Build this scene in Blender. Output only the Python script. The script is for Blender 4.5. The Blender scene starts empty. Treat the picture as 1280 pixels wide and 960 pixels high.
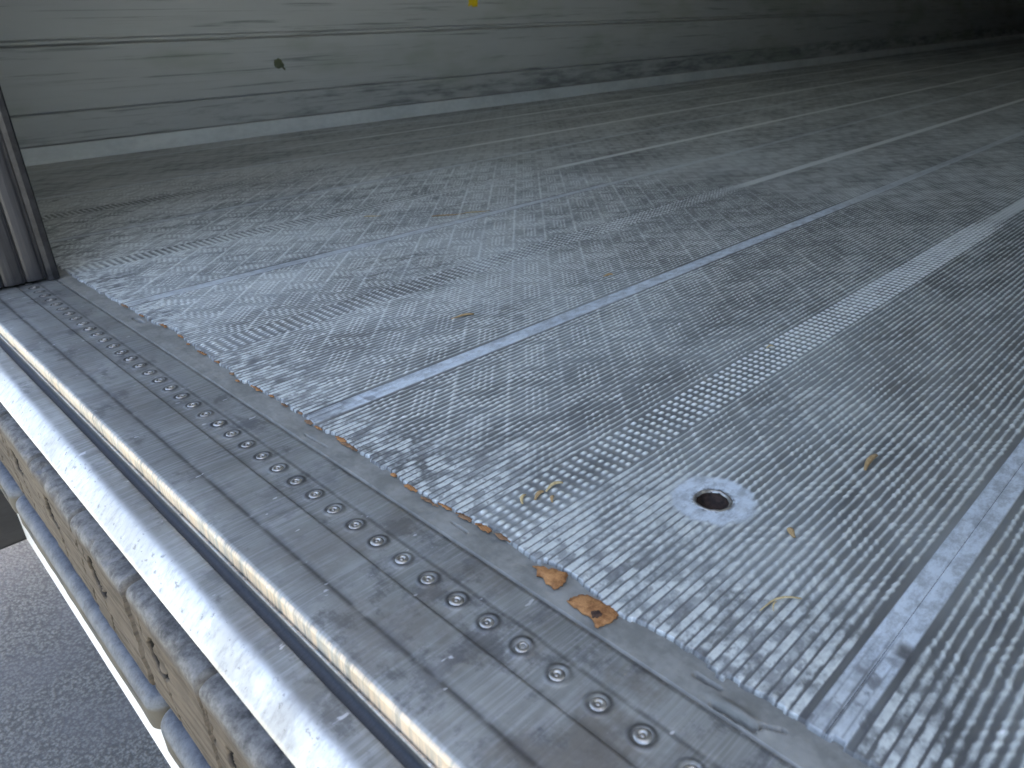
import bpy, bmesh, math, random
import numpy as np
from mathutils import Matrix, Vector
random.seed(4)
RNG = np.random.default_rng(7)
sc = bpy.context.scene
COL = sc.collection

# ------------------------------------------------------------------ camera
H = 0.29
cam = bpy.data.cameras.new('camera')
camo = bpy.data.objects.new('camera', cam)
COL.objects.link(camo)
R = ((0.7147, 0.3262, -0.6187), (-0.6985, 0.2870, -0.6555), (-0.0362, 0.9007, 0.4330))
M = Matrix(R).to_quaternion().to_matrix().to_4x4()
M.translation = Vector((0, 0, H))
camo.matrix_world = M
cam.sensor_width = 36
cam.lens = 922.6 / 1280 * 36
cam.clip_start = 0.01
cam.clip_end = 400
cam.dof.use_dof = True
cam.dof.focus_distance = 0.66
cam.dof.aperture_fstop = 14.0
sc.camera = camo

# ------------------------------------------------------------------ light
SUN_EL, SUN_AZ = 54.0, 96.0          # azimuth from +Y towards +X: the sun stands ahead of the trailer
world = bpy.data.worlds.new("World")
sc.world = world
world.use_nodes = True
wn = world.node_tree.nodes
sky = wn.new('ShaderNodeTexSky')
sky.sky_type = 'NISHITA'
sky.sun_disc = False
sky.sun_elevation = math.radians(SUN_EL)
sky.sun_rotation = math.radians(SUN_AZ)
sky.air_density = 1.0
sky.dust_density = 6.0
sky.ozone_density = 0.0
world.node_tree.links.new(sky.outputs[0], wn['Background'].inputs[0])
wn['Background'].inputs[1].default_value = 0.13
sun = bpy.data.lights.new('sun', 'SUN')
sun.energy = 5.0
sun.angle = math.radians(0.53)
sun.color = (1.0, 0.96, 0.83)
suno = bpy.data.objects.new('sun', sun)
COL.objects.link(suno)
e, a = math.radians(SUN_EL), math.radians(SUN_AZ)
sd = Vector((math.sin(a) * math.cos(e), math.cos(a) * math.cos(e), math.sin(e)))
suno.rotation_euler = (-sd).to_track_quat('-Z', 'Y').to_euler()
suno.location = (0, 0, 8)
vs = sc.view_settings
vs.view_transform = 'Standard'
vs.look = 'None'
vs.exposure = 2.7
vs.gamma = 1.0
vs.use_curve_mapping = False
sc.cycles.max_bounces = 8
sc.cycles.diffuse_bounces = 5
sc.cycles.glossy_bounces = 4
sc.cycles.caustics_reflective = False
sc.cycles.use_denoising = True

# ------------------------------------------------------------------ node helper
class S:
    """a value socket with arithmetic"""
    def __init__(s, g, sock): s.g, s.k = g, sock
    def __add__(s, o): return s.g.m('ADD', s, o)
    def __radd__(s, o): return s.g.m('ADD', o, s)
    def __sub__(s, o): return s.g.m('SUBTRACT', s, o)
    def __rsub__(s, o): return s.g.m('SUBTRACT', o, s)
    def __mul__(s, o): return s.g.m('MULTIPLY', s, o)
    def __rmul__(s, o): return s.g.m('MULTIPLY', o, s)
    def __truediv__(s, o): return s.g.m('DIVIDE', s, o)

class G:
    def __init__(s, name):
        s.mat = bpy.data.materials.new(name)
        s.mat.use_nodes = True
        s.t = s.mat.node_tree
        s.bsdf = s.t.nodes['Principled BSDF']
        tc = s.t.nodes.new('ShaderNodeTexCoord')
        s.obj = tc.outputs['Object']
        sp = s.t.nodes.new('ShaderNodeSeparateXYZ')
        s.t.links.new(s.obj, sp.inputs[0])
        s.x, s.y, s.z = (S(s, sp.outputs[i]) for i in range(3))
    def put(s, inp, v):
        if isinstance(v, S): s.t.links.new(v.k, inp)
        elif isinstance(v, bpy.types.NodeSocket): s.t.links.new(v, inp)
        elif isinstance(v, (tuple, list)) and len(v) == 3 and inp.type == 'RGBA': inp.default_value = (*v, 1)
        else: inp.default_value = v
    def m(s, op, *args):
        n = s.t.nodes.new('ShaderNodeMath'); n.operation = op
        for i, v in enumerate(args): s.put(n.inputs[i], v)
        return S(s, n.outputs[0])
    def noise(s, scale, detail=4, rough=0.55, sx=1, sy=1, sz=1, off=0.0):
        mp = s.t.nodes.new('ShaderNodeMapping')
        s.t.links.new(s.obj, mp.inputs[0])
        mp.inputs['Scale'].default_value = (sx, sy, sz)
        mp.inputs['Location'].default_value = (off, off * 0.7, off * 1.3)
        n = s.t.nodes.new('ShaderNodeTexNoise')
        s.t.links.new(mp.outputs[0], n.inputs['Vector'])
        n.inputs['Scale'].default_value = scale
        n.inputs['Detail'].default_value = detail
        n.inputs['Roughness'].default_value = rough
        return S(s, n.outputs[0])
    def voro(s, scale, sx=1, sy=1, sz=1):
        mp = s.t.nodes.new('ShaderNodeMapping')
        s.t.links.new(s.obj, mp.inputs[0])
        mp.inputs['Scale'].default_value = (sx, sy, sz)
        n = s.t.nodes.new('ShaderNodeTexVoronoi')
        s.t.links.new(mp.outputs[0], n.inputs['Vector'])
        n.inputs['Scale'].default_value = scale
        return S(s, n.outputs['Distance'])
    def step(s, v, a, b):
        n = s.t.nodes.new('ShaderNodeMapRange'); n.interpolation_type = 'SMOOTHSTEP'
        s.put(n.inputs['Value'], v); n.inputs['From Min'].default_value = a; n.inputs['From Max'].default_value = b
        return S(s, n.outputs[0])
    def mix(s, f, a, b):
        n = s.t.nodes.new('ShaderNodeMix'); n.data_type = 'RGBA'
        s.put(n.inputs['Factor'], f); s.put(n.inputs['A'] if False else n.inputs[6], a); s.put(n.inputs[7], b)
        return S(s, n.outputs[2])
    def attr(s, name):
        n = s.t.nodes.new('ShaderNodeAttribute'); n.attribute_name = name
        return S(s, n.outputs['Fac'])
    def bump(s, h, dist, strength=1.0):
        n = s.t.nodes.new('ShaderNodeBump')
        s.put(n.inputs['Height'], h); n.inputs['Distance'].default_value = dist; n.inputs['Strength'].default_value = strength
        s.t.links.new(n.outputs[0], s.bsdf.inputs['Normal'])
    def out(s, color, rough=0.5, metal=0.0, spec=0.5):
        s.put(s.bsdf.inputs['Base Color'], color); s.put(s.bsdf.inputs['Roughness'], rough)
        s.put(s.bsdf.inputs['Metallic'], metal); s.put(s.bsdf.inputs['Specular IOR Level'], spec)
        return s.mat

# ------------------------------------------------------------------ materials
P = 0.0487          # tread block
RP = 0.005722       # rib pitch
PW = 0.4424         # plank width
Y0 = 0.0737         # first plank joint

def mat_floor():
    g = G('tread_aluminium')
    near = g.attr('polish_glint'); fw = g.attr('far')
    # the same tread laid out with nodes for the stretch too far off for real ribs
    yy = g.m('WRAP', g.y, Y0 + PW, Y0) - (Y0 + PW / 2)
    rib = g.m('COSINE', yy * (2 * math.pi / RP)) * 0.5 + 0.5
    u = (g.x + g.y) * 0.70711; v = (g.x - g.y) * 0.70711
    cu = (u - 0.885) / P; cv = (v + 0.0203) / P
    iu = g.m('FLOOR', cu); iv = g.m('FLOOR', cv)
    s = cu - iu; t = cv - iv
    par = g.m('WRAP', iu + iv, 2.0, 0.0)
    q = g.m('ADD', g.m('MULTIPLY', par, t), g.m('MULTIPLY', 1 - par, s))
    w = g.m('PINGPONG', (q - 0.335) / 0.115, 0.5)
    inb = g.m('LESS_THAN', g.m('ABSOLUTE', q - 0.506), 0.235)
    bars = g.m('MULTIPLY', 1 - g.step(w, 0.15, 0.36), inb)
    edge = (1 - g.step(g.m('PINGPONG', t, 0.5), 0.025, 0.06)) * 0.35
    bar = g.m('MAXIMUM', bars, edge)
    dy = g.m('ABSOLUTE', yy)
    band = (1 - g.step(dy, 0.008, 0.013)) * g.step(g.x, 0.9, 1.6)
    strip = g.step(dy, 0.2110, 0.2121)
    dots = (g.m('COSINE', g.x * (2 * math.pi / 0.0102)) * 0.5 + 0.5) * rib
    pat = g.m('MAXIMUM', rib * (0.45 + 0.42 * bar), bar * 0.26)
    pat = pat * (1 - band) + band * (dots * 0.9 + 0.85)  # far stud bands painted brighter, their glint put into the colour
    far = pat * (1 - strip) + strip * 0.45
    pol = near * (1 - fw) + (far * 1.1 + 0.14) * fw
    big = g.noise(3.0, 4, 0.6, 0.7, 1.6, 1)
    mid = g.noise(22, 4, 0.6, 0.5, 1.2, 1, 3.1)
    fine = g.noise(420, 3, 0.6, 0.6, 1, 1, 1.7)
    wear = g.step(big * 0.6 + mid * 0.4, 0.36, 0.64)
    pol2 = g.step(pol + (wear - 0.5) * 0.34 + (fine - 0.5) * 0.30, 0.10, 0.92)
    dirt = g.mix(g.step(mid, 0.35, 0.65), (0.095, 0.096, 0.090), (0.168, 0.171, 0.162))
    dirt = g.mix(g.step(g.noise(1.6, 3, 0.6, 0.6, 1.5, 1, 8.0), 0.48, 0.62) * 0.5, dirt, (0.158, 0.154, 0.142))
    dust = g.mix(g.step(g.noise(2.4, 5, 0.65, 0.8, 1.4, 1, 5.0), 0.50, 0.66) * 0.30, dirt, (0.44, 0.475, 0.465))
    ex_ = (g.x - 0.52) * 2.6; ey_ = (g.y - 0.86) * 2.9
    blob = g.m('EXPONENT', -1.0 * (ex_ * ex_ + ey_ * ey_)) * g.step(g.noise(7, 5, 0.65, 0.8, 1.3, 1, 17.0), 0.36, 0.60)
    dust = g.mix(blob * 0.38, dust, (0.55, 0.59, 0.59))
    metal = g.mix(fine, (0.66, 0.70, 0.68), (0.88, 0.92, 0.89))
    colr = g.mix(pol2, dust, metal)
    colr = g.mix(g.step(pol, 1.05, 1.5), colr, (0.95, 0.955, 0.95))  # near-white stud colour carries the painted glint
    colr = g.mix(g.step(g.y, 1.30, 1.75) * (1 - g.step(g.x, 1.2, 3.0)) * g.step(mid, 0.30, 0.62) * 0.55, colr, (0.40, 0.395, 0.37))  # paler colour behind the shut leaf stands in for missing light
    # flat joint strips and hole flats: smooth, bluish oxide
    flat = g.m('MAXIMUM', g.attr('flat'), strip * fw * 0.45)
    speck = g.step(g.noise(110, 6, 0.75, 0.6, 1, 1, 2.2), 0.34, 0.62)
    colr = g.mix(flat, colr, g.mix(speck, (0.36, 0.39, 0.41), (0.64, 0.70, 0.745)))
    stain = g.attr('stain')
    colr = g.mix(stain, colr, g.mix(fine, (0.055, 0.058, 0.068), (0.14, 0.135, 0.13)))
    rough = 0.60 - pol2 * 0.26 + (fine - 0.5) * 0.12
    stud = g.step(pol, 1.05, 1.5)
    metl = pol2 * 0.42 * (1 - flat) * (1 - stud * 0.85) + flat * 0.12
    g.bump(far * fw * 0.3 + fine * 0.18 * (1 - fw) + fine * 0.1, 0.0011, 0.9)
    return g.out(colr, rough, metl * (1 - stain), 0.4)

def mat_galv():
    g = G('weathered_galvanised_steel')
    streak = g.noise(1.0, 3, 0.6, 14, 420, 30)
    wide = g.noise(9, 4, 0.6, 1.0, 1.3, 1)
    blot = g.noise(38, 5, 0.65, 1, 1.3, 1, 4.0)
    fine = g.noise(520, 2, 0.6, 0.5, 1.3, 1)
    lip = 1 - g.step(g.x, 0.100, 0.108)
    base = g.mix(g.step(wide, 0.3, 0.7), (0.205, 0.212, 0.198), (0.345, 0.358, 0.338))
    base = g.mix(lip, base, g.mix(blot, (0.55, 0.56, 0.56), (0.64, 0.65, 0.645)))  # outer lip painted paler, its bright reflection put into the colour
    base = g.mix(lip * g.step(g.noise(1.0, 6, 0.75, 90, 210, 90, 15.0), 0.46, 0.66) * 0.6, base, (0.33, 0.335, 0.34))
    base = g.mix(g.step(streak, 0.38, 0.72) * 0.5 * (1 - lip), base, (0.50, 0.51, 0.53))
    pit = g.step(g.noise(150, 3, 0.6, 1.6, 1, 1, 12.0), 0.62, 0.68) * lip
    base = g.mix(pit * 0.6, base, (0.16, 0.16, 0.17))
    # dark stains and brown film, stronger towards the near end of the sill
    nearend = 1 - g.step(g.y + (blot - 0.5) * 0.3, 0.05, 0.45)
    base = g.mix(g.step(blot, 0.52, 0.66) * (0.45 + 0.35 * nearend) * (1 - lip * 0.85), base, (0.10, 0.10, 0.105))
    film = g.noise(16, 5, 0.65, 1, 1, 1, 9.0)
    dk = g.step(g.noise(24, 6, 0.7, 1.2, 0.8, 1, 21.0), 0.54, 0.64)
    base = g.mix(dk * 0.55 * (1 - lip), base, (0.085, 0.085, 0.09))
    base = g.mix(g.step(film, 0.44, 0.6) * (0.25 + nearend * 0.55), base, (0.185, 0.168, 0.145))
    line = g.attr('crease')
    base = g.mix(line * g.step(g.noise(60, 3, 0.6, 0.3, 1, 1, 2), 0.25, 0.5), base, (0.06, 0.058, 0.056))
    scr = g.step(g.noise(70, 2, 0.5, 1.0, 2.2, 1, 6.0), 0.70, 0.74)
    base = g.mix(scr * 0.7, base, (0.72, 0.73, 0.75))
    seal = g.attr('seal')
    base = g.mix(seal, base, g.mix(fine, (0.022, 0.026, 0.032), (0.06, 0.066, 0.075)))
    warm = g.attr('nose')
    base = g.mix(warm * g.step(g.noise(1.0, 4, 0.7, 10, 230, 10, 3.0), 0.36, 0.62), base, g.mix(blot, (0.44, 0.34, 0.24), (0.66, 0.58, 0.48)))  # warm reflection painted on the nose, mixed with brown dirt streaks
    rough = 0.38 + blot * 0.22 + seal * 0.2 + streak * 0.08
    metal = 0.62 * (1 - seal) - g.step(blot, 0.52, 0.66) * 0.25 * (1 - seal) - 0.25 * warm
    g.bump(streak * 0.5 * (1 - lip) + fine * 0.3 + blot * 0.6, 0.0006, 0.5)
    return g.out(base, rough, metal, 0.5)

def mat_wall():
    g = G('scuffed_wall_aluminium')
    st = g.noise(1.0, 5, 0.65, 2.5, 1, 90)
    blot = g.noise(7, 5, 0.65, 0.5, 1, 2.2)
    base = g.mix(blot, (0.44, 0.465, 0.46), (0.56, 0.585, 0.578))
    base = g.mix(g.step(st, 0.56, 0.70) * 0.62, base, (0.13, 0.145, 0.135))
    st2 = g.noise(1.0, 3, 0.6, 0.9, 1, 330, 5.0)
    base = g.mix(g.step(st2, 0.60, 0.66) * g.step(g.noise(3, 3, 0.6, 1, 1, 4, 11), 0.40, 0.6) * 0.6, base, (0.17, 0.185, 0.175))
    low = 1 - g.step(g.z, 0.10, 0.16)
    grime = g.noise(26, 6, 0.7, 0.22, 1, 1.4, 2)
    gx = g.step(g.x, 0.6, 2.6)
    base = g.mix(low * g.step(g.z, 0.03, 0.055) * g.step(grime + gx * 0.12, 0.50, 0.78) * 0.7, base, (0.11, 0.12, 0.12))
    base = g.mix(g.step(g.noise(2.0, 3, 0.6, 1, 1, 3, 7), 0.5, 0.7) * 0.35, base, (0.27, 0.31, 0.22))
    return_ = 0.50 + st * 0.2
    g.bump(st + blot * 0.6, 0.0008, 0.4)
    return g.out(base, return_, 0.25, 0.4)

def mat_simple(name, c1, c2, rough=0.6, metal=0.0, scale=60, sx=1, sy=1, sz=1, bump=0.0006, spec=0.4, lo=0.35, hi=0.65):
    g = G(name)
    n = g.noise(scale, 5, 0.6, sx, sy, sz)
    f = g.noise(scale * 7, 3, 0.6, sx, sy, sz, 2)
    c = g.mix(g.step(n * 0.7 + f * 0.3, lo, hi), c1, c2)
    if bump: g.bump(n + f * 0.5, bump, 0.7)
    return g.out(c, rough, metal, spec)

def mat_rubber():
    g = G('cracked_rubber_with_tan_dust')
    n = g.noise(40, 5, 0.65, 1, 1, 1)
    layer = g.noise(1.0, 4, 0.6, 1, 3.0, 260)
    fib = g.noise(170, 6, 0.75, 1, 1, 1, 3)
    face = g.attr('face')
    top = g.mix(g.step(n * 0.45 + fib * 0.55, 0.34, 0.66), (0.045, 0.045, 0.047), (0.19, 0.19, 0.188))
    tan = g.mix(g.step(layer * 0.65 + n * 0.35, 0.36, 0.62), (0.045, 0.037, 0.029), (0.100, 0.083, 0.065))
    c = g.mix(face, top, tan)
    c = g.mix(g.step(g.attr('crack'), 0.05, 0.5), c, (0.006, 0.006, 0.006))
    g.bump(n * (1 - face) * 0.4 + fib * (1 - face) * 0.5 + layer * face * 0.8, 0.0008, 0.3)
    return g.out(c, 0.8, 0.0, 0.25)

def mat_asphalt():
    g = G('asphalt')
    vor = g.voro(105)
    v2 = g.voro(230)
    n = g.noise(6, 4, 0.6)
    c = g.mix(g.step(vor * 0.6 + v2 * 0.5, 0.25, 0.75), (0.19, 0.192, 0.182), (0.075, 0.076, 0.072))
    c = g.mix(g.step(n, 0.35, 0.65) * 0.4, c, (0.115, 0.117, 0.125))
    # unseen yard further out: pale concrete added to bounce warm light
    d = g.step(g.m('MULTIPLY', g.x, -1.0), 2.5, 2.6)
    bounce_slab = g.mix(g.noise(3, 5, 0.6), (0.53, 0.53, 0.465), (0.63, 0.63, 0.555))
    c = g.mix(d, c, bounce_slab)
    g.bump(vor * -1.0 + v2 * -0.5, 0.006, 0.8)
    return g.out(c, 0.85, 0.0, 0.3)

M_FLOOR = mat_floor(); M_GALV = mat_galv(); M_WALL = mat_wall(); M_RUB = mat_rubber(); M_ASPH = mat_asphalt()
M_SEAL = mat_simple('grey_sealant', (0.165, 0.165, 0.148), (0.26, 0.258, 0.235), 0.6, 0, 30, 1, 1, 1, 0.0006, 0.35)
M_RUST = mat_simple('orange_adhesive', (0.20, 0.085, 0.03), (0.46, 0.23, 0.09), 0.8, 0, 130, 1, 1, 1, 0.0008, 0.3)
M_BRN = mat_simple('brown_adhesive', (0.16, 0.085, 0.04), (0.30, 0.18, 0.10), 0.8, 0, 200)
M_RUSTD = mat_simple('dark_rust', (0.035, 0.022, 0.018), (0.10, 0.055, 0.035), 0.8, 0, 400, 1, 1, 1, 0.0008, 0.3)
M_RIVET = mat_simple('rivet_steel', (0.26, 0.25, 0.23), (0.48, 0.465, 0.43), 0.32, 0.75, 200, bump=0.0002)
M_GRIME = mat_simple('grime_ring', (0.06, 0.058, 0.055), (0.16, 0.155, 0.15), 0.7, 0.1, 300, bump=0.0)
M_DOOR = mat_simple('dark_door_profile', (0.016, 0.016, 0.018), (0.044, 0.044, 0.048), 0.5, 0.0, 12, 6, 1, 0.25, 0.0004, 0.4)
M_BLACK = mat_simple('black_rubber', (0.010, 0.010, 0.011), (0.03, 0.03, 0.032), 0.6, 0, 80)
M_PLAST = mat_simple('black_plastic', (0.012, 0.012, 0.013), (0.022, 0.022, 0.023), 0.6, 0, 14, 1, 1, 4)
M_PAD = None
def mat_pad():
    g = G('blue_grey_rubber')
    n = g.noise(45, 5, 0.65); f = g.noise(300, 4, 0.7)
    top = g.mix(g.step(n * 0.6 + f * 0.4, 0.35, 0.65), (0.060, 0.068, 0.082), (0.135, 0.147, 0.165))
    dust = g.mix(n, (0.055, 0.050, 0.041), (0.095, 0.088, 0.073))
    c = g.mix(g.attr('face'), top, dust)
    c = g.mix(g.attr('slot'), c, (0.012, 0.012, 0.012))
    g.bump(n + f, 0.0006, 0.5)
    return g.out(c, 0.65, 0.0, 0.35)
M_PAD = mat_pad()
M_WHITE = mat_simple('white_paint', (0.78, 0.78, 0.77), (0.84, 0.84, 0.83), 0.4, 0, 20, bump=0.0)
M_STRAW = mat_simple('straw', (0.42, 0.30, 0.13), (0.62, 0.50, 0.27), 0.6, 0, 300)
M_CHAFF = mat_simple('dry_chaff', (0.30, 0.18, 0.08), (0.50, 0.36, 0.18), 0.7, 0, 300)
M_YEL = mat_simple('yellow_film', (0.75, 0.52, 0.01), (0.85, 0.62, 0.02), 0.5, 0, 50)
M_LEAF = mat_simple('green_leaf', (0.09, 0.105, 0.06), (0.17, 0.19, 0.11), 0.7, 0, 200)
M_DARKH = mat_simple('dark_hole', (0.015, 0.010, 0.008), (0.06, 0.035, 0.025), 0.7, 0.2, 200)
M_ROOF = mat_simple('white_panel', (0.46, 0.47, 0.465), (0.52, 0.53, 0.525), 0.6, 0, 3, bump=0.0)

# ------------------------------------------------------------------ mesh helpers
def add(name, me, mat=None, parent=None, smooth=False):
    o = bpy.data.objects.new(name, me)
    COL.objects.link(o)
    if mat is not None:
        me.materials.clear(); me.materials.append(mat)
    if smooth:
        me.shade_smooth()
    if parent is not None: o.parent = parent
    return o

def grid_mesh(name, V, nx, ny, attrs=None, keep=None, flip=False):
    """V: (nx*ny,3), index i*ny+j"""
    i = np.arange(nx - 1)[:, None]; j = np.arange(ny - 1)[None, :]
    a = (i * ny + j).ravel(); b = ((i + 1) * ny + j).ravel(); c = ((i + 1) * ny + j + 1).ravel(); d = (i * ny + j + 1).ravel()
    F = np.stack([a, b, c, d], 1) if not flip else np.stack([a, d, c, b], 1)
    if keep is not None: F = F[keep]
    me = bpy.data.meshes.new(name)
    me.vertices.add(len(V)); me.vertices.foreach_set('co', np.asarray(V, np.float32).ravel())
    me.loops.add(F.size); me.loops.foreach_set('vertex_index', F.ravel().astype(np.int32))
    me.polygons.add(len(F)); me.polygons.foreach_set('loop_start', np.arange(0, F.size, 4, dtype=np.int32))
    me.polygons.foreach_set('loop_total', np.full(len(F), 4, np.int32))
    for k, v in (attrs or {}).items():
        at = me.attributes.new(k, 'FLOAT', 'POINT'); at.data.foreach_set('value', np.asarray(v, np.float32).ravel())
    me.update(calc_edges=True)
    return me

def sst(v, a, b):
    t = np.clip((v - a) / (b - a), 0, 1); return t * t * (3 - 2 * t)

def vnoise(x, y, seed=0):
    """smooth value noise 0..1"""
    r = np.random.default_rng(seed); T = r.random((256, 256))
    xi = np.floor(x).astype(int); yi = np.floor(y).astype(int)
    fx = x - xi; fy = y - yi; fx = fx * fx * (3 - 2 * fx); fy = fy * fy * (3 - 2 * fy)
    g = lambda i, j: T[i & 255, j & 255]
    return (g(xi, yi) * (1 - fx) + g(xi + 1, yi) * fx) * (1 - fy) + (g(xi, yi + 1) * (1 - fx) + g(xi + 1, yi + 1) * fx) * fy

def fbm(x, y, seed=0, o=3):
    s = 0; w = 0
    for k in range(o):
        s = s + vnoise(x * 2 ** k, y * 2 ** k, seed + k) * 0.5 ** k; w += 0.5 ** k
    return s / w

def sweep(name, path, ys, disp=None, attrs=None, mat=None, parent=None, caps=True, taper=None, smooth=True):
    """closed or open section path [(x,z)] swept along Y; disp(s,x,z,y)->offset along the normal"""
    p = np.array(path, float); n = len(p); ys = np.asarray(ys, float)
    t = np.zeros_like(p); t[1:-1] = p[2:] - p[:-2]; t[0] = p[1] - p[0]; t[-1] = p[-1] - p[-2]
    t /= np.linalg.norm(t, axis=1)[:, None] + 1e-12
    nor = np.stack([t[:, 1], -t[:, 0]], 1)           # to the right of travel
    s = np.concatenate([[0], np.cumsum(np.linalg.norm(np.diff(p, axis=0), axis=1))])
    PX, YY = np.meshgrid(p[:, 0], ys, indexing='ij'); PZ = np.repeat(p[:, 1][:, None], len(ys), 1)
    SS = np.repeat(s[:, None], len(ys), 1)
    if taper is not None:
        cx, cz, f = taper(YY); PX = cx + (PX - cx) * f; PZ = cz + (PZ - cz) * f
    d = disp(SS, PX, PZ, YY) if disp is not None else 0
    X = PX + nor[:, 0][:, None] * d; Z = PZ + nor[:, 1][:, None] * d
    V = np.stack([X, YY, Z], -1).reshape(-1, 3)
    at = {k: f(SS, PX, PZ, YY).ravel() for k, f in (attrs or {}).items()}
    me = grid_mesh(name, V, n, len(ys), at)
    if caps:
        bm = bmesh.new(); bm.from_mesh(me); bm.verts.ensure_lookup_table()
        m = len(ys)
        try:
            bm.faces.new([bm.verts[i * m] for i in range(n)]); bm.faces.new([bm.verts[i * m + m - 1] for i in range(n)][::-1])
        except ValueError: pass
        bmesh.ops.recalc_face_normals(bm, faces=bm.faces)
        bm.to_mesh(me); bm.free()
    return add(name, me, mat, parent, smooth)

def box(name, lo, hi, mat, parent=None, bev=0.002):
    bm = bmesh.new(); bmesh.ops.create_cube(bm, size=1)
    for v in bm.verts: v.co = Vector(lo[i] + (v.co[i] + 0.5) * (hi[i] - lo[i]) for i in range(3))
    if bev: bmesh.ops.bevel(bm, geom=bm.edges[:], offset=bev, segments=2, affect='EDGES', profile=0.5)
    me = bpy.data.meshes.new(name); bm.to_mesh(me); bm.free()
    return add(name, me, mat, parent)

def lathe(name, prof, n=20, mat=None, parent=None, loc=(0, 0, 0)):
    V = [(r * math.cos(2 * math.pi * k / n), r * math.sin(2 * math.pi * k / n), z) for r, z in prof for k in range(n)]
    F = [(i * n + k, i * n + (k + 1) % n, (i + 1) * n + (k + 1) % n, (i + 1) * n + k) for i in range(len(prof) - 1) for k in range(n)]
    me = bpy.data.meshes.new(name); me.from_pydata(V, [], F); me.update(); me.validate()
    o = add(name, me, mat, parent, True); o.location = loc
    return o

def tag(o, label=None, cat=None, group=None, kind=None):
    for k, v in (('label', label), ('category', cat), ('group', group), ('kind', kind)):
        if v: o[k] = v
    return o

# ------------------------------------------------------------------ ground
V = [(x, y, -1.15) for x in (-120, -12, -4, -1, 1, 6, 30, 120) for y in (-120, -20, -4, -1, 1, 2.5, 6, 30, 120)]
me = bpy.data.meshes.new('asphalt_ground')
me.from_pydata(V, [], [(i * 9 + j, (i + 1) * 9 + j, (i + 1) * 9 + j + 1, i * 9 + j + 1) for i in range(7) for j in range(8)])
tag(add('asphalt_ground', me, M_ASPH), kind='structure')

# ------------------------------------------------------------------ the trailer
trailer = bpy.data.objects.new('semi_trailer', None); COL.objects.link(trailer)
trailer.location = (0, 0, 0)
tag(trailer, 'box trailer seen at its open rear doorway, ribbed aluminium floor behind a riveted galvanised sill', 'trailer')
YR, YL, XF, ZR = -0.06, 2.42, 13.6, 2.66

# floor ------------------------------------------------------------
FE = 0.251      # front edge of the tread
HOLE = (0.378, 0.2085); HR = 0.0122
def edge_x(y):
    k = np.round((y - Y0) / RP)
    jit = vnoise(k * 0.9, k * 0 + 3.3, 21) * 0.0058 + vnoise(y * 14, y * 0, 22) * 0.006
    e = FE - 0.004 + jit
    for yc, w, dx in ((0.235, 0.016, 0.0035), (0.196, 0.014, -0.003), (0.29, 0.02, 0.003), (0.83, 0.03, 0.006), (0.12, 0.03, -0.003)):
        e = e + dx * np.exp(-((y - yc) / w) ** 2)
    return e

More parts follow.
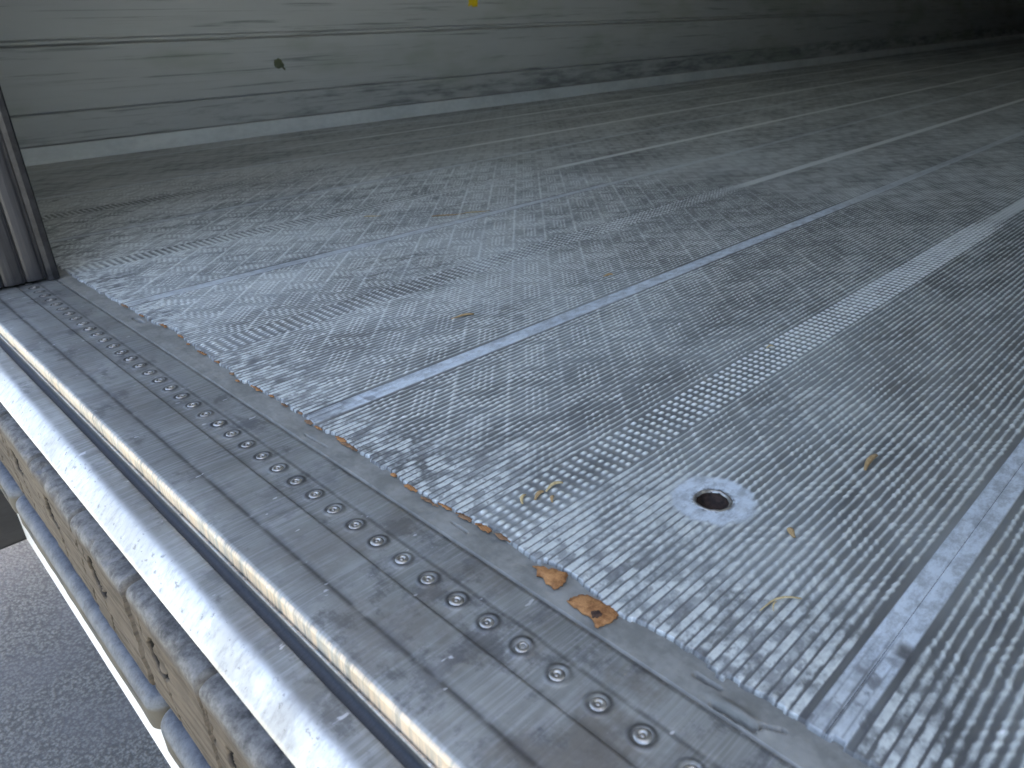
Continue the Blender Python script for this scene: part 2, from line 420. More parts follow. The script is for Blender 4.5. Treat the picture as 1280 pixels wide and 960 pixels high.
def tread(x, y, jy):
    """height (m), polish, flat, stain; jy = Y of the plank's right joint"""
    yy = y - (jy + PW / 2)
    k = np.round(yy / RP); g = yy - k * RP
    u = (x + y) * 0.70711; v = (x - y) * 0.70711
    cu = (u - 0.885) / P; cv = (v + 0.0203) / P
    iu = np.floor(cu); iv = np.floor(cv); s = cu - iu; t = cv - iv
    par = np.mod(iu + iv, 2)
    q = np.where(par > 0.5, t, s)
    w = np.abs(np.mod((q - 0.335) / 0.115 + 0.5, 1) - 0.5) * 0.115 * P
    inb = (np.abs(q - 0.506) < 0.235)
    bar = np.exp(-(w / 0.00120) ** 2) * inb
    te = np.minimum(t, 1 - t) * P; se = np.minimum(s, 1 - s) * P
    bar = np.maximum(bar, np.exp(-(te / 0.0017) ** 2))
    bar = np.maximum(bar, 0.85 * np.exp(-(se / 0.0013) ** 2))
    linep = np.exp(-(te / 0.0022) ** 2)
    # per-bar unevenness
    un = 0.75 + 0.5 * vnoise(x * 170, k * 1.7, 31)
    bar = bar * np.clip(un, 0.6, 1.15)
    li = sst(fbm(x * 18, y * 18, 35), 0.35, 0.65); fu = fbm(x * 120, k * 2.9, 36); un2 = 0.45 + 0.75 * fu + 2.2 * np.maximum(0, fu - 0.62)
    bar = bar * (1 - 0.35 * linep * (1 - li))
    gm = 0.0001 * (vnoise(x * 60, k * 3.1, 33) - 0.5) * 8
    narrow = np.exp(-((g + gm) / 0.00120) ** 2); wide = np.exp(-(np.abs(g + gm) / 0.0019) ** 3)
    h = 0.00115 * narrow + bar * (0.00080 * wide + 0.00002) + 0.00010 * linep * li
    pol = 0.80 * narrow * (0.6 + 0.4 * un2) + bar * (0.44 * wide + 0.02) * un2 + 0.08 * linep * li
    # centre band of round studs
    band = 1 - sst(np.abs(yy), 3.2 * RP, 3.6 * RP)
    dx = np.mod(x + 0.0014 + 0.0051, 0.0102) - 0.0051
    sr = 1 + 0.22 * sst(x, 0.45, 1.1)
    stud = np.exp(-(np.abs(dx + gm * 2) / 0.0027 / sr) ** 2.4 - (np.abs(g) / 0.00175 / sr) ** 2.4) * (0.72 + 0.45 * vnoise(x * 98 + 5, k * 3.3, 37))
    stud_glint = (1.05 + 1.1 * sst(x, 0.30, 0.60)) if jy < 0.2 else 0.95 + 0.45 * sst(x, 0.70, 1.0)  # painted glint: studs whiten further into the trailer
    hs = 0.0016 * stud * np.clip(un, .8, 1.1); ps = 0.1 + stud_glint * stud
    h = h * (1 - band) + hs * band; pol = pol * (1 - band) + ps * band
    # trodden flat by the doorway
    wn = fbm(x * 26, y * 13, 41)
    wl = 0.075 + 0.065 * (1 - sst(y, 0.33, 0.50)) * sst(y, 0.02, 0.16)
    wear = (1 - sst((x - 0.25 + (wn - 0.5) * 0.12) / wl, 0.25, 1.0)) * (1 - 0.75 * band)
    wear = np.maximum(wear, 0.45 * sst(fbm(x * 9, y * 9, 47), 0.60, 0.74) * (1 - sst(x, 0.55, 0.9)) * (1 - band))
    bl = 0.45 * fbm(x * 95 + k * 7.7, y * 230, 51) + 0.55 * vnoise(x * 125 + k * 7.7, k * 2.31, 58); bl2 = fbm(x * 420, y * 420, 53)
    off = np.where(g > 0, g, -g)
    pw_ = 0.0020 + 0.0004 * (vnoise(x * 120 + k * 3.3, k * 1.9, 50) - 0.5) + 0.0003 * (bl2 - 0.5)
    plate = 1 - sst(off, pw_, pw_ + 0.0006)
    hw = (0.00062 + 0.00022 * (vnoise(x * 190, k * 5.1, 52) - 0.5)) * plate
    pw = plate * (0.42 + 0.46 * sst(bl, 0.36, 0.64) + 0.6 * (bl2 - 0.5))
    h = h * (1 - wear) + np.maximum(hw, h * 0.55) * wear; pol = pol * (1 - wear) + pw * wear
    stain = wear * plate * sst(0.6 * vnoise(x * 105 + k * 3.7 + 9, k * 4.3, 57) + 0.4 * bl2, 0.57, 0.72) * (1 - sst(x, 0.30, 0.38)) * 0.7
    gap = wear * (1 - plate) * sst(off, 0.0022, 0.0027) * 0.8
    stain = np.maximum(stain, gap)
    # flat joint strip
    ay = np.abs(yy)
    flat = sst(ay, 37 * RP - 0.0002, 37 * RP + 0.0006)
    marg = sst(ay, 36.45 * RP, 36.7 * RP) * (1 - flat)
    h = h * (1 - marg) * (1 - flat) + flat * 0.0011
    pol = pol * (1 - marg) * (1 - flat) + flat * (0.50 + 0.25 * (bl2 - 0.5))
    hair = sst(ay, PW / 2 - 0.0009, PW / 2 - 0.0002)
    h = h - 0.0006 * hair
    # ground flat round the bolt hole
    r = np.hypot(x - HOLE[0], y - HOLE[1])
    ang = np.arctan2(y - HOLE[1], x - HOLE[0])
    rr = r + 0.0022 * (vnoise(ang * 5 + 20, ang * 0, 61) - 0.5)
    hf = 1 - sst(rr, 0.0245, 0.0305)
    h = h * (1 - hf) + hf * (0.0004 - 0.0006 * (1 - sst(r, HR, 0.022)))
    pol = pol * (1 - hf) + hf * (0.5 + 0.3 * (vnoise(ang * 26 + 50, r * 200, 63) - 0.5))
    flat = flat * (1 - 0.5 * sst(y, 0.8, 1.0))
    flat = np.maximum(flat, hf); stain = stain * (1 - hf)
    stain = np.maximum(stain, 0.75 * (1 - sst(np.abs(r - HR - 0.0012), 0.0004, 0.0018)) * sst(vnoise(ang * 9 + 9, r * 0, 65), .3, .7))
    # dent in the near strip
    dn = np.exp(-((x - 0.3275) / 0.006) ** 4 - ((y - 0.0665) / 0.004) ** 4)
    h = h - 0.0012 * dn; stain = np.maximum(stain, dn * 0.75); flat = flat * (1 - dn)
    flat = flat * (1 - 0.5 * (1 - sst(x + 0.05 * (wn - .5), 0.27, 0.31)))
    stain = np.maximum(stain, flat * (1 - hf) * 0.8 * sst(fbm(x * 90, y * 90, 67), 0.55, 0.7) * (1 - sst(x, 0.29, 0.36)))
    return h, pol, flat, stain

def plank(idx, dy, xs, amp_to):
    jy = Y0 + PW * idx
    lo, hi = max(jy, YR + 0.002), min(jy + PW, YL - 0.002)
    ny = int((hi - lo) / dy) + 1
    yv = np.linspace(lo + 0.00012, hi - 0.00012, ny)
    X, Y = np.meshgrid(xs, yv, indexing='ij')
    h, pol, flat, stain = tread(X, Y, jy)
    if amp_to <= 0: amp = np.zeros_like(X)
    else: amp = 1 - sst(X, amp_to * 0.86, amp_to)
    h = h * amp + 0.0006 * (1 - amp)
    ex = edge_x(Y)
    drop = sst(X, ex - 0.0007, ex + 0.0010)
    h = h * drop - 0.007 * (1 - drop)
    stain = np.maximum(stain, (1 - sst(X, ex, ex + 0.0022)) * 0.7)
    V = np.stack([X, Y, h], -1).reshape(-1, 3)
    keep = None
    if idx == 0:
        cx = (X[:-1, :-1] + X[1:, 1:]) / 2; cy = (Y[:-1, :-1] + Y[1:, 1:]) / 2
        keep = (np.hypot(cx - HOLE[0], cy - HOLE[1]) > HR).ravel()
    me = grid_mesh('floor_plank', V, len(xs), ny, {'polish_glint': pol, 'flat': flat * amp, 'stain': stain * amp, 'far': 1 - amp}, keep)
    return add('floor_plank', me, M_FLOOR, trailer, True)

def rows(x0, x1, d0, d1):
    out = [x0]
    while out[-1] < x1: out.append(out[-1] + d0 + (d1 - d0) * (out[-1] - x0) / (x1 - x0))
    return out
far_rows = list(np.geomspace(1.6, XF, 24))
edge_rows = list(np.arange(0.240, 0.262, 0.0006))
planks = []
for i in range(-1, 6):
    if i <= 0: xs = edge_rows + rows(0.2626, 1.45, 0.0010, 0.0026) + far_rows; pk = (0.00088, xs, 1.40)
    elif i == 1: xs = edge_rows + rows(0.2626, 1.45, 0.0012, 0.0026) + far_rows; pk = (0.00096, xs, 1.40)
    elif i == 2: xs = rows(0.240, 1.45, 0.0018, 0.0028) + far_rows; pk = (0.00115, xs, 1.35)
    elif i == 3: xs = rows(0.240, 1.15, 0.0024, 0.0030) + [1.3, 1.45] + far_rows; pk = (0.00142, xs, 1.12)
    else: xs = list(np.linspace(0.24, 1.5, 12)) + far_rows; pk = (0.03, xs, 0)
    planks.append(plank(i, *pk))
box('sub_floor', (0.245, YR, -0.05), (XF, YL, -0.012), M_BLACK, trailer, 0)

# bolt sleeve in the hole
sl = lathe('bolt_sleeve', [(0.0136, -0.0012), (0.0130, 0.0000), (0.0121, 0.0004), (0.0111, 0.0001), (0.0106, -0.0012)], 40, M_RIVET, planks[1], (HOLE[0], HOLE[1], 0))
for v in sl.data.vertices:
    a_ = math.atan2(v.co.y, v.co.x); f = 1 + 0.018 * math.sin(3 * a_ + 1) + 0.015 * math.sin(11 * a_)
    v.co.x *= f; v.co.y *= f; v.co.z += 0.0002 * math.sin(7 * a_)
lathe('bolt_head', [(0.0110, -0.0006), (0.0104, -0.0030), (0.0098, -0.0048), (0.0075, -0.0062), (0.0062, -0.0100), (0.0001, -0.0112)], 24, M_DARKH, planks[1], (HOLE[0], HOLE[1], 0))

# sill --------------------------------------------------------------
def arc(cx, cz, r, a0, a1, n):
    return [(cx + r * math.cos(math.radians(a0 + (a1 - a0) * i / n)), cz + r * math.sin(math.radians(a0 + (a1 - a0) * i / n))) for i in range(n + 1)]
path = [(0.0865, -0.060), (0.0862, -0.045), (0.0862, -0.032)]
path = [(0.0930, -0.060), (0.0915, -0.045), (0.0885, -0.0345), (0.0874, -0.0338), (0.0869, -0.0330), (0.0870, -0.0322)]
path += [(0.0890, -0.0304), (0.0920, -0.0277), (0.0950, -0.0250), (0.0975, -0.0228), (0.0995, -0.0212), (0.1010, -0.0202), (0.1022, -0.0196), (0.1035, -0.0192), (0.1055, -0.0189), (0.109, -0.0187), (0.115, -0.0184), (0.1185, -0.0183)]
path += [(0.1190, -0.0186), (0.1193, -0.0210), (0.1200, -0.0212), (0.1225, -0.0210), (0.1243, -0.0208), (0.1247, -0.0185), (0.1249, -0.0135)]
path += [(0.1251, -0.0128), (0.1262, -0.0125), (0.1266, -0.0129), (0.1267, -0.0140), (0.1271, -0.0142), (0.1274, -0.0132), (0.1275, -0.0110), (0.1276, -0.0080)]
path += arc(0.1320, -0.0050, 0.0044, 178, 92, 9)
path += [(0.1355, -0.0005), (0.138, -0.0004), (0.144, -0.0004), (0.150, -0.0005), (0.1525, -0.0008), (0.1535, -0.0010), (0.1548, -0.0006), (0.158, -0.0004), (0.166, -0.0004), (0.175, -0.0004), (0.1805, -0.0004),
         (0.1820, -0.0005), (0.1826, -0.0013), (0.1834, -0.0014), (0.186, -0.0014), (0.190, -0.0015), (0.197, -0.0016), (0.203, -0.0015), (0.2065, -0.0013), (0.2080, -0.0017), (0.2095, -0.0012), (0.216, -0.0012), (0.224, -0.0012), (0.2300, -0.0012), (0.2306, -0.0040), (0.2310, -0.010)]
# densify
pp = [path[0]]
for q in path[1:]:
    d = math.dist(pp[-1], q); k = max(1, int(d / (0.00085 if 0.187 < q[0] < 0.2075 else 0.0022)))
    p0 = pp[-1]
    pp += [(p0[0] + (q[0] - p0[0]) * i / k, p0[1] + (q[1] - p0[1]) * i / k) for i in range(1, k + 1)]
riv_y = [0.1322 + 0.02586 * i for i in range(-7, 41)]
def sill_disp(s, x, z, y):
    d = 0.0005 * (fbm(y * 11, x * 60, 71) - 0.5) * (np.abs(x - 0.197) > 0.008) + 0.00016 * (fbm(y * 60, x * 90, 72) - 0.5)
    e = np.mod(y - 0.1322 + 0.01293, 0.02586) - 0.01293
    r = np.hypot(x - 0.197, e)
    d = d - (0.0009 * np.exp(-((r - 0.0058) / 0.0012) ** 2) + 0.0004 * np.exp(-(r / 0.0095) ** 4)) * (z > -0.004)
    d = d - 0.0012 * np.exp(-((y - 0.215) / 0.02) ** 2) * np.exp(-((x - 0.206) / 0.012) ** 2)
    return -d
gau = lambda x, c, w: np.exp(-((x - c) / w) ** 2)
sill_attrs = {
    'crease': lambda s, x, z, y: np.clip(0.8 * gau(x, 0.1535, 0.0018) + 0.75 * gau(x, 0.1828, 0.0006) + 0.55 * gau(x, 0.2078, 0.0016) + 0.6 * gau(x, 0.229, 0.0008) + 0.8 * gau(x, 0.1270, 0.0004) * (z < -0.009)
                                         + 1.0 * np.exp(-((np.hypot(x - 0.1972, np.mod(y - 0.1322 + 0.01293, 0.02586) - 0.01293) - 0.0060) / 0.0014) ** 2) * 0.9, 0, 1),
    'seal': lambda s, x, z, y: ((x > 0.1191) & (x < 0.1252) & (z < -0.013)).astype(float),
    'nose': lambda s, x, z, y: ((x > 0.1253) & (x < 0.1318) & (z < -0.0015)).astype(float),
}
ys = np.concatenate([np.arange(YR, 1.22, 0.00115), np.arange(1.225, YL, 0.01)])
sill = sweep('rear_sill', pp[::-1], ys, sill_disp, sill_attrs, M_GALV, trailer, caps=False)
r0 = lathe('rivet', [(0.0050, -0.0024), (0.00495, -0.0012), (0.0047, -0.0001), (0.0040, 0.00075), (0.0031, 0.00115), (0.0022, 0.0012), (0.0019, 0.0008), (0.00165, 0.0004), (0.0010, 0.0004), (0.00085, 0.0008), (0.00002, 0.0009)], 22, M_RIVET, sill, (0.197, riv_y[0], -0.0013))
for y in riv_y[1:]:
    o = r0.copy(); COL.objects.link(o); o.parent = sill
    o.location = (0.197 + random.uniform(-.0006, .0006), y + random.uniform(-.0007, .0007), -0.0013 + random.uniform(-.0002, .0002))
    o.rotation_euler = (random.uniform(-.05, .05), random.uniform(-.05, .05), random.uniform(0, 6.28))
box('sill_beam', (0.092, YR, -0.20), (0.245, YL, -0.030), M_BLACK, trailer, 0.002)

# sealant -----------------------------------------------------------
xs = np.arange(0.2306, 0.262, 0.0007); yv = np.arange(YR, 1.6, 0.0014)
X, Y = np.meshgrid(xs, yv, indexing='ij')
Zs = -0.0013 + 0.0009 * (fbm(X * 60, Y * 34, 81) - 0.5) + 0.0004 * (fbm(X * 300, Y * 200, 82) - 0.5)
Zs -= 0.0022 * sst(X, 0.240, 0.256) * 0.4
Zs += 0.0022 * sst(fbm(X * 40, Y * 30, 86), .55, .75) * np.exp(-((Y - 0.10) / 0.05) ** 2) * sst(X, .236, .246)
# tears
def tear(y0, x0, y1, x1, w, dep):
    global Zs
    L = math.hypot(y1 - y0, x1 - x0); t = np.clip(((Y - y0) * (y1 - y0) + (X - x0) * (x1 - x0)) / L ** 2, 0, 1)
    d = np.hypot(Y - (y0 + t * (y1 - y0)), X - (x0 + t * (x1 - x0))) + 0.0012 * (fbm(X * 300, Y * 300, 83) - 0.5)
    Zs = Zs - dep * (1 - sst(d, w * 0.5, w * 1.15))
tear(0.1345, 0.2445, 0.1225, 0.2450, 0.0016, 0.006)
tear(0.1185, 0.2345, 0.0985, 0.2352, 0.0014, 0.006)
tear(0.0985, 0.2352, 0.0955, 0.2400, 0.0011, 0.005)
tear(0.0955, 0.2400, 0.0880, 0.2440, 0.0008, 0.004)
tear(0.905, 0.246, 0.885, 0.2475, 0.003, 0.006)
tear(0.50, 0.238, 0.47, 0.2395, 0.0006, 0.003)
tear(0.32, 0.243, 0.305, 0.2425, 0.0006, 0.003)
Zs = Zs + 0.0028 * np.exp(-((Y - 0.108) / 0.012) ** 2) * np.exp(-((X - 0.2385) / 0.003) ** 2)
xe = 0.2316 + 0.0012 * (fbm(Y * 25, X * 0, 84) - 0.5)
Zs = np.where(X < xe, -0.0065, Zs)
me = grid_mesh('sealant_strip', np.stack([X, Y, Zs], -1).reshape(-1, 3), len(xs), len(yv))
seal = add('sealant_strip', me, M_SEAL, trailer, True)

def patch(name, pts, z, mat, parent, th=0.0012, seed=0, lift=0.0):
    """thin ragged flake from an outline in plan"""
    r = random.Random(seed); out = []
    n = len(pts)
    for i in range(n):
        a_, b_ = pts[i], pts[(i + 1) % n]
        for k in range(5):
            t = k / 5; j = 0 if k == 0 else 1
            L = math.dist(a_, b_)
            out.append((a_[0] + (b_[0] - a_[0]) * t + r.uniform(-.13, .13) * L * j, a_[1] + (b_[1] - a_[1]) * t + r.uniform(-.13, .13) * L * j))
    cx = sum(p[0] for p in out) / len(out); cy = sum(p[1] for p in out) / len(out)
    bm = bmesh.new()
    ring = [bm.verts.new((p[0], p[1], z + r.uniform(-.25, .25) * th + lift * (p[0] - cx) * 40)) for p in out]
    inn = [bm.verts.new((cx + (p[0] - cx) * .8, cy + (p[1] - cy) * .8, z + th * r.uniform(.7, 1.2))) for p in out]
    c = bm.verts.new((cx, cy, z + th))
    m = len(ring)
    for i in range(m):
        j = (i + 1) % m
        bm.faces.new((ring[i], ring[j], inn[j], inn[i])); bm.faces.new((inn[i], inn[j], c))
        lo = None
    bot = bm.faces.new([bm.verts.new((v.co.x, v.co.y, v.co.z - th)) for v in ring][::-1])
    bv = [bot.verts[m - 1 - i] for i in range(m)]
    for i in range(m):
        j = (i + 1) % m; bm.faces.new((ring[j], ring[i], bv[i], bv[j]))
    bmesh.ops.recalc_face_normals(bm, faces=bm.faces)
    me = bpy.data.meshes.new(name); bm.to_mesh(me); bm.free()
    return add(name, me, mat, parent, True)

patch('adhesive_patch', [(0.2466, 0.2500), (0.2530, 0.2400), (0.2556, 0.2300), (0.2500, 0.2262), (0.2410, 0.2262), (0.2405, 0.2330)], 0.0004, M_RUST, trailer, 0.0008, 1)
ap = patch('adhesive_patch', [(0.2385, 0.2150), (0.2440, 0.2140), (0.2500, 0.2100), (0.2520, 0.1950), (0.2495, 0.1870), (0.2420, 0.1865), (0.2345, 0.1890), (0.2370, 0.2020)], 0.0004, M_RUST, trailer, 0.0008, 2)
patch('rust_spot', [(0.2405, 0.1990), (0.2440, 0.1970), (0.2430, 0.1930), (0.2390, 0.1930), (0.2375, 0.1960)], 0.0012, M_RUSTD, ap, 0.0005, 3)
rr_ = random.Random(11)
for y in [0.283, 0.300, 0.318, 0.3365, 0.349, 0.372, 0.395, 0.455, 0.470, 0.50, 0.515, 0.535, 0.56, 0.585, 0.61, 0.64, 0.66, 0.70, 0.735, 0.77, 0.80, 0.85, 0.905, 0.96]:
    L = rr_.uniform(0.003, 0.012); W = rr_.uniform(0.0010, 0.0026); x = float(edge_x(np.array([y]))[0]) - 0.0012
    patch('adhesive_patch', [(x - W * .5, y - L), (x - W, y), (x - W * .4, y + L), (x + W * .8, y + L * .7), (x + W, y - L * .2), (x + W * .6, y - L)], 0.0000, M_RUST if rr_.random() < .75 else M_BRN, trailer, 0.0003, rr_.randint(0, 999))

# door leaf (left leaf shut) ---------------------------------------
door = box('door_leaf', (0.118, 1.165, 0.006), (0.2225, YL + 0.03, 2.62), M_DOOR, trailer, 0.002)
def post(name, plan, z0, z1, mat, parent):
    n = len(plan); V = [(x, y, z) for z in (z0, z1) for x, y in plan]
    F = [(i, (i + 1) % n, n + (i + 1) % n, n + i) for i in range(n)] + [tuple(range(n))[::-1], tuple(range(n, 2 * n))]
    me = bpy.data.meshes.new(name); me.from_pydata(V, [], F)
    bm = bmesh.new(); bm.from_mesh(me); bmesh.ops.recalc_face_normals(bm, faces=bm.faces); bm.to_mesh(me); bm.free()
    return add(name, me, mat, parent)
pl = [(0.118, 1.175)]
for x0, x1 in ((0.118, 0.1385), (0.1400, 0.1665), (0.1680, 0.1935), (0.1950, 0.2175)):
    pl += [(x0, 1.1645), (x0 + 0.001, 1.1605), (x0 + 0.004, 1.1592), ((x0 + x1) / 2, 1.1588), (x1 - 0.004, 1.1592), (x1 - 0.001, 1.1605), (x1, 1.1645)]
pl += [(0.2225, 1.1640), (0.2225, 1.175)]
post('door_edge_profile', pl, 0.0035, 2.62, M_DOOR, door)
post('door_seal', [(0.2195, 1.166), (0.2215, 1.1595), (0.2270, 1.1575), (0.2335, 1.1590), (0.2365, 1.1640), (0.2350, 1.1720), (0.2260, 1.1750)], -0.0002, 2.62, M_BLACK, door)

# walls and roof ----------------------------------------------------
wall = bpy.data.objects.new('side_wall', None); COL.objects.link(wall); wall.parent = trailer
def wall_panel(z0, z1, y=YL, name='wall_panel'):
    e = 0.003
    prof = [(y + 0.03, z0), (y + e, z0), (y, z0 + e), (y, z1 - e), (y + e, z1), (y + 0.03, z1)]
    xs = list(np.linspace(0.26, XF, 40))
    V = [(x, p[0], p[1]) for p in prof for x in xs]; n = len(xs)
    F = [(i * n + k, i * n + k + 1, (i + 1) * n + k + 1, (i + 1) * n + k) for i in range(len(prof) - 1) for k in range(n - 1)]
    me = bpy.data.meshes.new(name); me.from_pydata(V, [], F)
    return add(name, me, M_WALL, wall)
for z0, z1 in ((0.047, 0.1270), (0.1285, 0.2935), (0.2965, 0.3075), (0.3085, 0.62), (0.6215, 0.94), (0.9415, 1.27), (1.2715, 1.6), (1.6015, 2.1), (2.1015, ZR)):
    wall_panel(z0, z1)
# skirting: low sloping kerb along the wall foot
prof = [(YL - 0.0005, 0.0455), (YL - 0.004, 0.0450), (YL - 0.0085, 0.0130), (YL - 0.0110, 0.0100), (YL - 0.0125, 0.0015), (YL, 0.0012)]
xs = list(np.linspace(0.26, XF, 40)); n = len(xs)
me = bpy.data.meshes.new('skirting')
me.from_pydata([(x, p[0], p[1]) for p in prof for x in xs], [], [(i * n + k, i * n + k + 1, (i + 1) * n + k + 1, (i + 1) * n + k) for i in range(len(prof) - 1) for k in range(n - 1)])
M_SKIRT = mat_simple('skirting_aluminium', (0.60, 0.64, 0.63), (0.74, 0.78, 0.77), 0.45, 0.15, 12, 0.5, 1, 1, 0.0004)
add('skirting', me, M_SKIRT, wall)
box('wall_core', (0.255, YL + 0.02, -0.02), (XF + .05, YL + 0.06, ZR + 0.05), M_ROOF, wall, 0)
box('right_wall', (0.25, YR - 0.06, -0.02), (XF + .05, YR, ZR + 0.05), M_ROOF, trailer, 0)
box('front_wall', (XF, YR, -0.02), (XF + 0.06, YL + 0.02, ZR), M_ROOF, trailer, 0)
box('roof', (0.10, YR - 0.06, ZR), (XF + .06, YL + 0.06, ZR + 0.08), M_ROOF, trailer, 0)
st = patch('sticker', [(2.128, 0), (2.178, 0), (2.190, .035), (2.172, .06), (2.150, .055), (2.135, .02)], 0, M_YEL, trailer, 0.0008, 5)
st.rotation_euler = (math.radians(90), 0, 0); st.location = (0, YL - 0.0012, 0.373)
st['label'] = 'torn yellow sticker on the far wall'

# rubber buffers under the sill ----------------------------------------
BX, BT, BB = 0.0760, -0.045, -0.143
def cracks_for(yc, seed):
    r = random.Random(seed); c = []
    # bolt recess: an open loop of cut edges, with a split running down from it
    for a0, a1, w in ((-0.9, 1.9, 0.0020), (2.3, 4.6, 0.0014), (4.75, 5.2, 0.001)):
        pts = [(yc + 0.0150 * math.cos(t) * (1 + .12 * math.sin(3 * t + seed)), -0.083 + 0.0135 * math.sin(t) * (1 + .15 * math.cos(2 * t + seed))) for t in np.linspace(a0, a1, 9)]
        c += [(pts[i], pts[i + 1], w * r.uniform(.7, 1.1)) for i in range(8)]
    y, z = yc - 0.003, -0.1005
    while z > -0.136:
        y2 = y + r.uniform(-0.004, 0.002); z2 = z - r.uniform(0.006, 0.013)
        c.append(((y, z), (y2, z2), r.uniform(.0010, .0017))); y, z = y2 + r.uniform(-.001, .001), z2 - r.uniform(0.0005, .002)
    y, z = yc + r.uniform(.02, .04), -0.062
    for k in range(3):
        y2 = y + r.uniform(-0.003, 0.003); z2 = z - r.uniform(0.004, 0.010)
        c.append(((y, z), (y2, z2), r.uniform(.0005, .0009))); y, z = y2, z2
    return c
def seg_dist(y, z, a, b):
    L2 = (b[0] - a[0]) ** 2 + (b[1] - a[1]) ** 2
    t = np.clip(((y - a[0]) * (b[0] - a[0]) + (z - a[1]) * (b[1] - a[1])) / L2, 0, 1)
    return np.hypot(y - a[0] - t * (b[0] - a[0]), z - a[1] - t * (b[1] - a[1]))
joints = [-0.005, 0.119, 0.2395, 0.360, 0.481, 0.600, 0.7255, 0.85, 0.975, 1.10]
bp = [(0.099, BT), (0.095, BT), (0.090, BT), (0.085, BT), (0.081, BT - 0.0008), (0.0785, BT - 0.0022), (0.0768, BT - 0.0048), (BX, BT - 0.008)]
bp += [(BX, z) for z in np.linspace(BT - 0.0145, BB + 0.004, 76)] + [(BX + 0.0015, BB + 0.001), (BX + 0.004, BB), (0.099, BB)]
for bi in range(len(joints) - 1):
    ya, yb = joints[bi] + 0.0040, joints[bi + 1] - 0.0036; dz = random.uniform(-0.0022, 0.0016); dxo = random.uniform(-0.0012, 0.0012)
    yc = (ya + yb) / 2 + 0.018
    cr = cracks_for(yc, 100 + bi)
    def bcrack(s, x, z, y, cr=cr):
        d = np.full_like(y, 9.0)
        yj = y + 0.002 * (fbm(y * 150, z * 150, 91) - .5); zj = z + 0.002 * (fbm(z * 170, y * 170, 92) - .5)
        for a_, b_, w in cr: d = np.minimum(d, seg_dist(yj, zj, a_, b_) / w)
        return 1 - sst(d, 0.8, 1.5)
    def bdisp(s, x, z, y, bcrack=bcrack, ya=ya, yb=yb, bi=bi, dz=dz):
        top = (z > BT + dz - 0.003)
        n = 0.0016 * (fbm(y * 30, x * 50, 93 + bi) - .5) + 0.0006 * (fbm(y * 200, x * 200, 94) - .5)
        n = n - 0.0020 * sst(fbm(y * 60 + 0.012 / 0.02 * x * 60, x * 14 + 7, 99 + bi), 0.66, 0.70)
        f = 0.0030 * (fbm(y * 18, z * 120, 95) - .5) + 0.0010 * (fbm(y * 40, z * 600, 96) - .5)
        d = np.where(top, n, f)
        rec = np.exp(-(np.hypot((y - (ya + yb) / 2 - 0.018) * 0.9, z + 0.083) / 0.0125) ** 6) * (~top)
        chip = sst(fbm(y * 40, y * 0 + 2, 97 + bi), 0.62, 0.8) * np.exp(-((z - BT + 0.003) / 0.004) ** 2)
        return d - 0.005 * bcrack(s, x, z, y) * (~top) - 0.0022 * rec - 0.004 * chip
    def bface(s, x, z, y):
        return sst(-z + 0.004 * (fbm(y * 60, z * 60, 98) - .5), -BT + 0.003, -BT + 0.011)
    b = sweep('rubber_buffer', [(x + dxo, z + (dz if z > BT - 0.012 else 0)) for x, z in bp[::-1]], np.arange(ya, yb, 0.0009), lambda *a_: -bdisp(*a_), {'crack': bcrack, 'face': bface}, M_RUB, trailer)
# lower rounded blocks
def lower_block(y0, y1):
    zt, zb, xo = -0.1445, -0.1815, 0.0665
    pth = [(0.10, zt)] + [(x, zt) for x in (0.095, 0.088, 0.081)] + arc(0.0765, zt - 0.010, 0.010, 90, 180, 7) + [(xo, z) for z in np.linspace(zt - 0.013, zb + 0.008, 14)] + arc(0.0735, zb + 0.007, 0.007, 180, 270, 4) + [(0.10, zb)]
    def tp(y):
        d = np.minimum(y - y0, y1 - y); f = np.sqrt(np.clip(1 - (1 - np.clip(d / 0.014, 0, 1)) ** 2, 0.0, 1))
        return 0.10, (zt + zb) / 2, 0.45 + 0.55 * f
    slots = [y0 + (y1 - y0) * (k + .5) / 4 for k in range(4)]
    def dsp(s, x, z, y):
        d = 0.0005 * (fbm(y * 60, s * 60, 95) - .5)
        for c in slots: d = d - 0.009 * np.exp(-(((y - c) / 0.017) ** 4 + ((z + 0.167) / 0.006) ** 4)) * (x < 0.0685)
        return d
    def sl_(s, x, z, y):
        d = 0 * y
        for c in slots: d = np.maximum(d, np.exp(-(((y - c) / 0.0165) ** 6 + ((z + 0.167) / 0.0055) ** 6)) * (x < 0.0685))
        return d
    end = list(np.concatenate([y0 + 0.014 * (1 - np.cos(np.linspace(0, 1.5, 9))), np.arange(y0 + 0.0145, y1 - 0.0145, 0.003), y1 - 0.014 * (1 - np.cos(np.linspace(1.5, 0, 9)))]))
    return sweep('bumper_block', pth[::-1], end, lambda *a_: -dsp(*a_), {'face': lambda s, x, z, y: sst(-z + 0.002 * (fbm(y * 80, z * 80, 88) - .5), 0.1535, 0.1575), 'slot': sl_}, M_PAD, trailer, True, tp)
for y0 in (-0.34, 0.066, 0.470, 0.876): lower_block(y0, y0 + 0.398)
box('underrun_beam', (0.0800, -0.06, -0.307), (0.14, 1.05, -0.19), M_WHITE, trailer, 0.003)
box('gap_shade_strip', (0.0835, -0.06, -0.188), (0.14, 1.28, -0.140), M_BLACK, trailer, 0.001)  # black strip added to stand in for shadow between the blocks
box('plastic_bracket', (-0.02, 1.047, -0.307), (0.30, 1.40, -0.1), M_PLAST, trailer, 0.006)

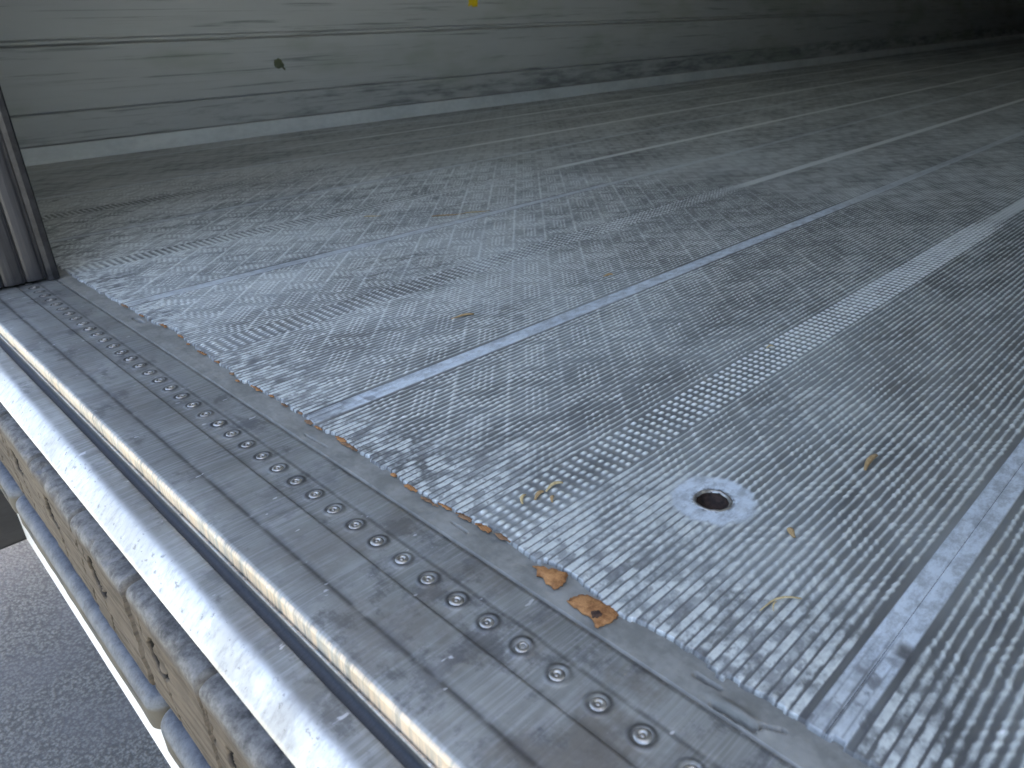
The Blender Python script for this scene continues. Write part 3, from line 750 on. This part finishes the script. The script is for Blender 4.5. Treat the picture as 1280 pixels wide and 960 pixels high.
# ------------------------------------------------------------------ loose bits on the floor
def straw(p0, p1, z, w, mat, label, cat='straw', bend=0.15, name='straw', group=None):
    a_, b_ = Vector((*p0, z)), Vector((*p1, z)); L = (b_ - a_).length
    n = 7; side = (b_ - a_).normalized().cross(Vector((0, 0, 1)))
    bm = bmesh.new(); rings = []
    for i in range(n):
        t = i / (n - 1); c = a_.lerp(b_, t) + side * (bend * L * math.sin(math.pi * t)) + Vector((0, 0, 0.0008 * math.sin(t * 5)))
        ww = w * (0.55 + 0.45 * math.sin(math.pi * min(1, t + .15)))
        rings.append([bm.verts.new(c + side * ww * math.cos(k * math.pi / 3) + Vector((0, 0, 0.6 * ww * math.sin(k * math.pi / 3)))) for k in range(6)])
    for i in range(n - 1):
        for k in range(6): bm.faces.new((rings[i][k], rings[i][(k + 1) % 6], rings[i + 1][(k + 1) % 6], rings[i + 1][k]))
    bm.faces.new(rings[0]); bm.faces.new(rings[-1][::-1])
    bmesh.ops.recalc_face_normals(bm, faces=bm.faces)
    base = a_.lerp(b_, .5)
    bmesh.ops.translate(bm, verts=bm.verts, vec=-base)
    me = bpy.data.meshes.new(name); bm.to_mesh(me); bm.free()
    o = add(name, me, mat, None, True); o.location = base
    return tag(o, label, cat, group)
GS = 'straw and chaff scattered on the floor'
straw((0.3265, 0.1210), (0.3035, 0.1330), 0.0022, 0.0008, M_STRAW, 'longest pale straw stalk lying near the front corner, right of the rust patches', group=GS)
straw((0.3150, 0.1295), (0.3080, 0.1275), 0.0022, 0.0005, M_STRAW, 'short split straw end crossing the longest pale stalk', group=GS)
straw((0.3810, 0.1560), (0.3760, 0.1500), 0.0018, 0.0022, M_CHAFF, 'brown flake of chaff beside the bolt hole, towards the joint strip', 'chaff', 0.05, 'chaff', GS)
straw((0.5040, 0.1520), (0.4800, 0.1500), 0.0018, 0.0022, M_CHAFF, 'long brown leaf shred lying between ribs well right of the bolt hole', 'chaff', 0.05, 'chaff', GS)
straw((0.3230, 0.2950), (0.3080, 0.2965), 0.0024, 0.0016, M_STRAW, 'yellow straw shred at the start of the studded band', group=GS)
straw((0.3060, 0.2975), (0.2960, 0.2955), 0.0022, 0.0018, M_CHAFF, 'tan chaff piece between the straw shred and the sill, at the studded band', 'chaff', 0.1, 'chaff', GS)
straw((0.2950, 0.3040), (0.2870, 0.2985), 0.0020, 0.0014, M_STRAW, 'small yellow husk nearest the sill by the studded band', group=GS)
straw((0.3070, 0.2890), (0.3020, 0.2850), 0.0020, 0.0013, M_CHAFF, 'small brown husk right of the straw shred by the studded band', 'chaff', 0.1, 'chaff', GS)
straw((0.5100, 0.5990), (0.4850, 0.6080), 0.0022, 0.0020, M_CHAFF, 'rust-brown shred lying just above the middle joint strip', 'chaff', 0.06, 'chaff', GS)
straw((0.7250, 0.5720), (0.7120, 0.5770), 0.0018, 0.0020, M_CHAFF, 'small brown flake above the middle joint strip, further inside', 'chaff', 0.06, 'chaff', GS)
straw((0.7900, 1.0230), (0.8420, 0.9950), 0.0022, 0.0018, M_CHAFF, 'long thin brown stalk on the floor towards the far wall, left of centre', 'stalk', 0.10, 'stalk', GS)
straw((0.8420, 0.9950), (0.8850, 0.9780), 0.0022, 0.0014, M_STRAW, 'pale straw end touching the far end of the long thin brown stalk', group=GS)
straw((0.7150, 1.1200), (0.7400, 1.1050), 0.0020, 0.0016, M_STRAW, 'faint straw tuft left of the long thin brown stalk, nearer the door', group=GS)
straw((0.6400, 0.3050), (0.6330, 0.3080), 0.0024, 0.0012, M_STRAW, 'tiny straw chip lodged in the studded band', group=GS)
leaf = patch('leaf_scrap', [(0.0, 0.0), (0.012, -0.012), (0.026, -0.008), (0.036, -0.018), (0.030, 0.012), (0.018, 0.022), (0.003, 0.014)], 0, M_LEAF, None, 0.001, 8)
leaf.rotation_euler = (math.radians(90), 0, 0); leaf.location = (1.275, YL - 0.0015, 0.212)
tag(leaf, 'small dark green leaf scrap stuck on the grey far wall', 'leaf')
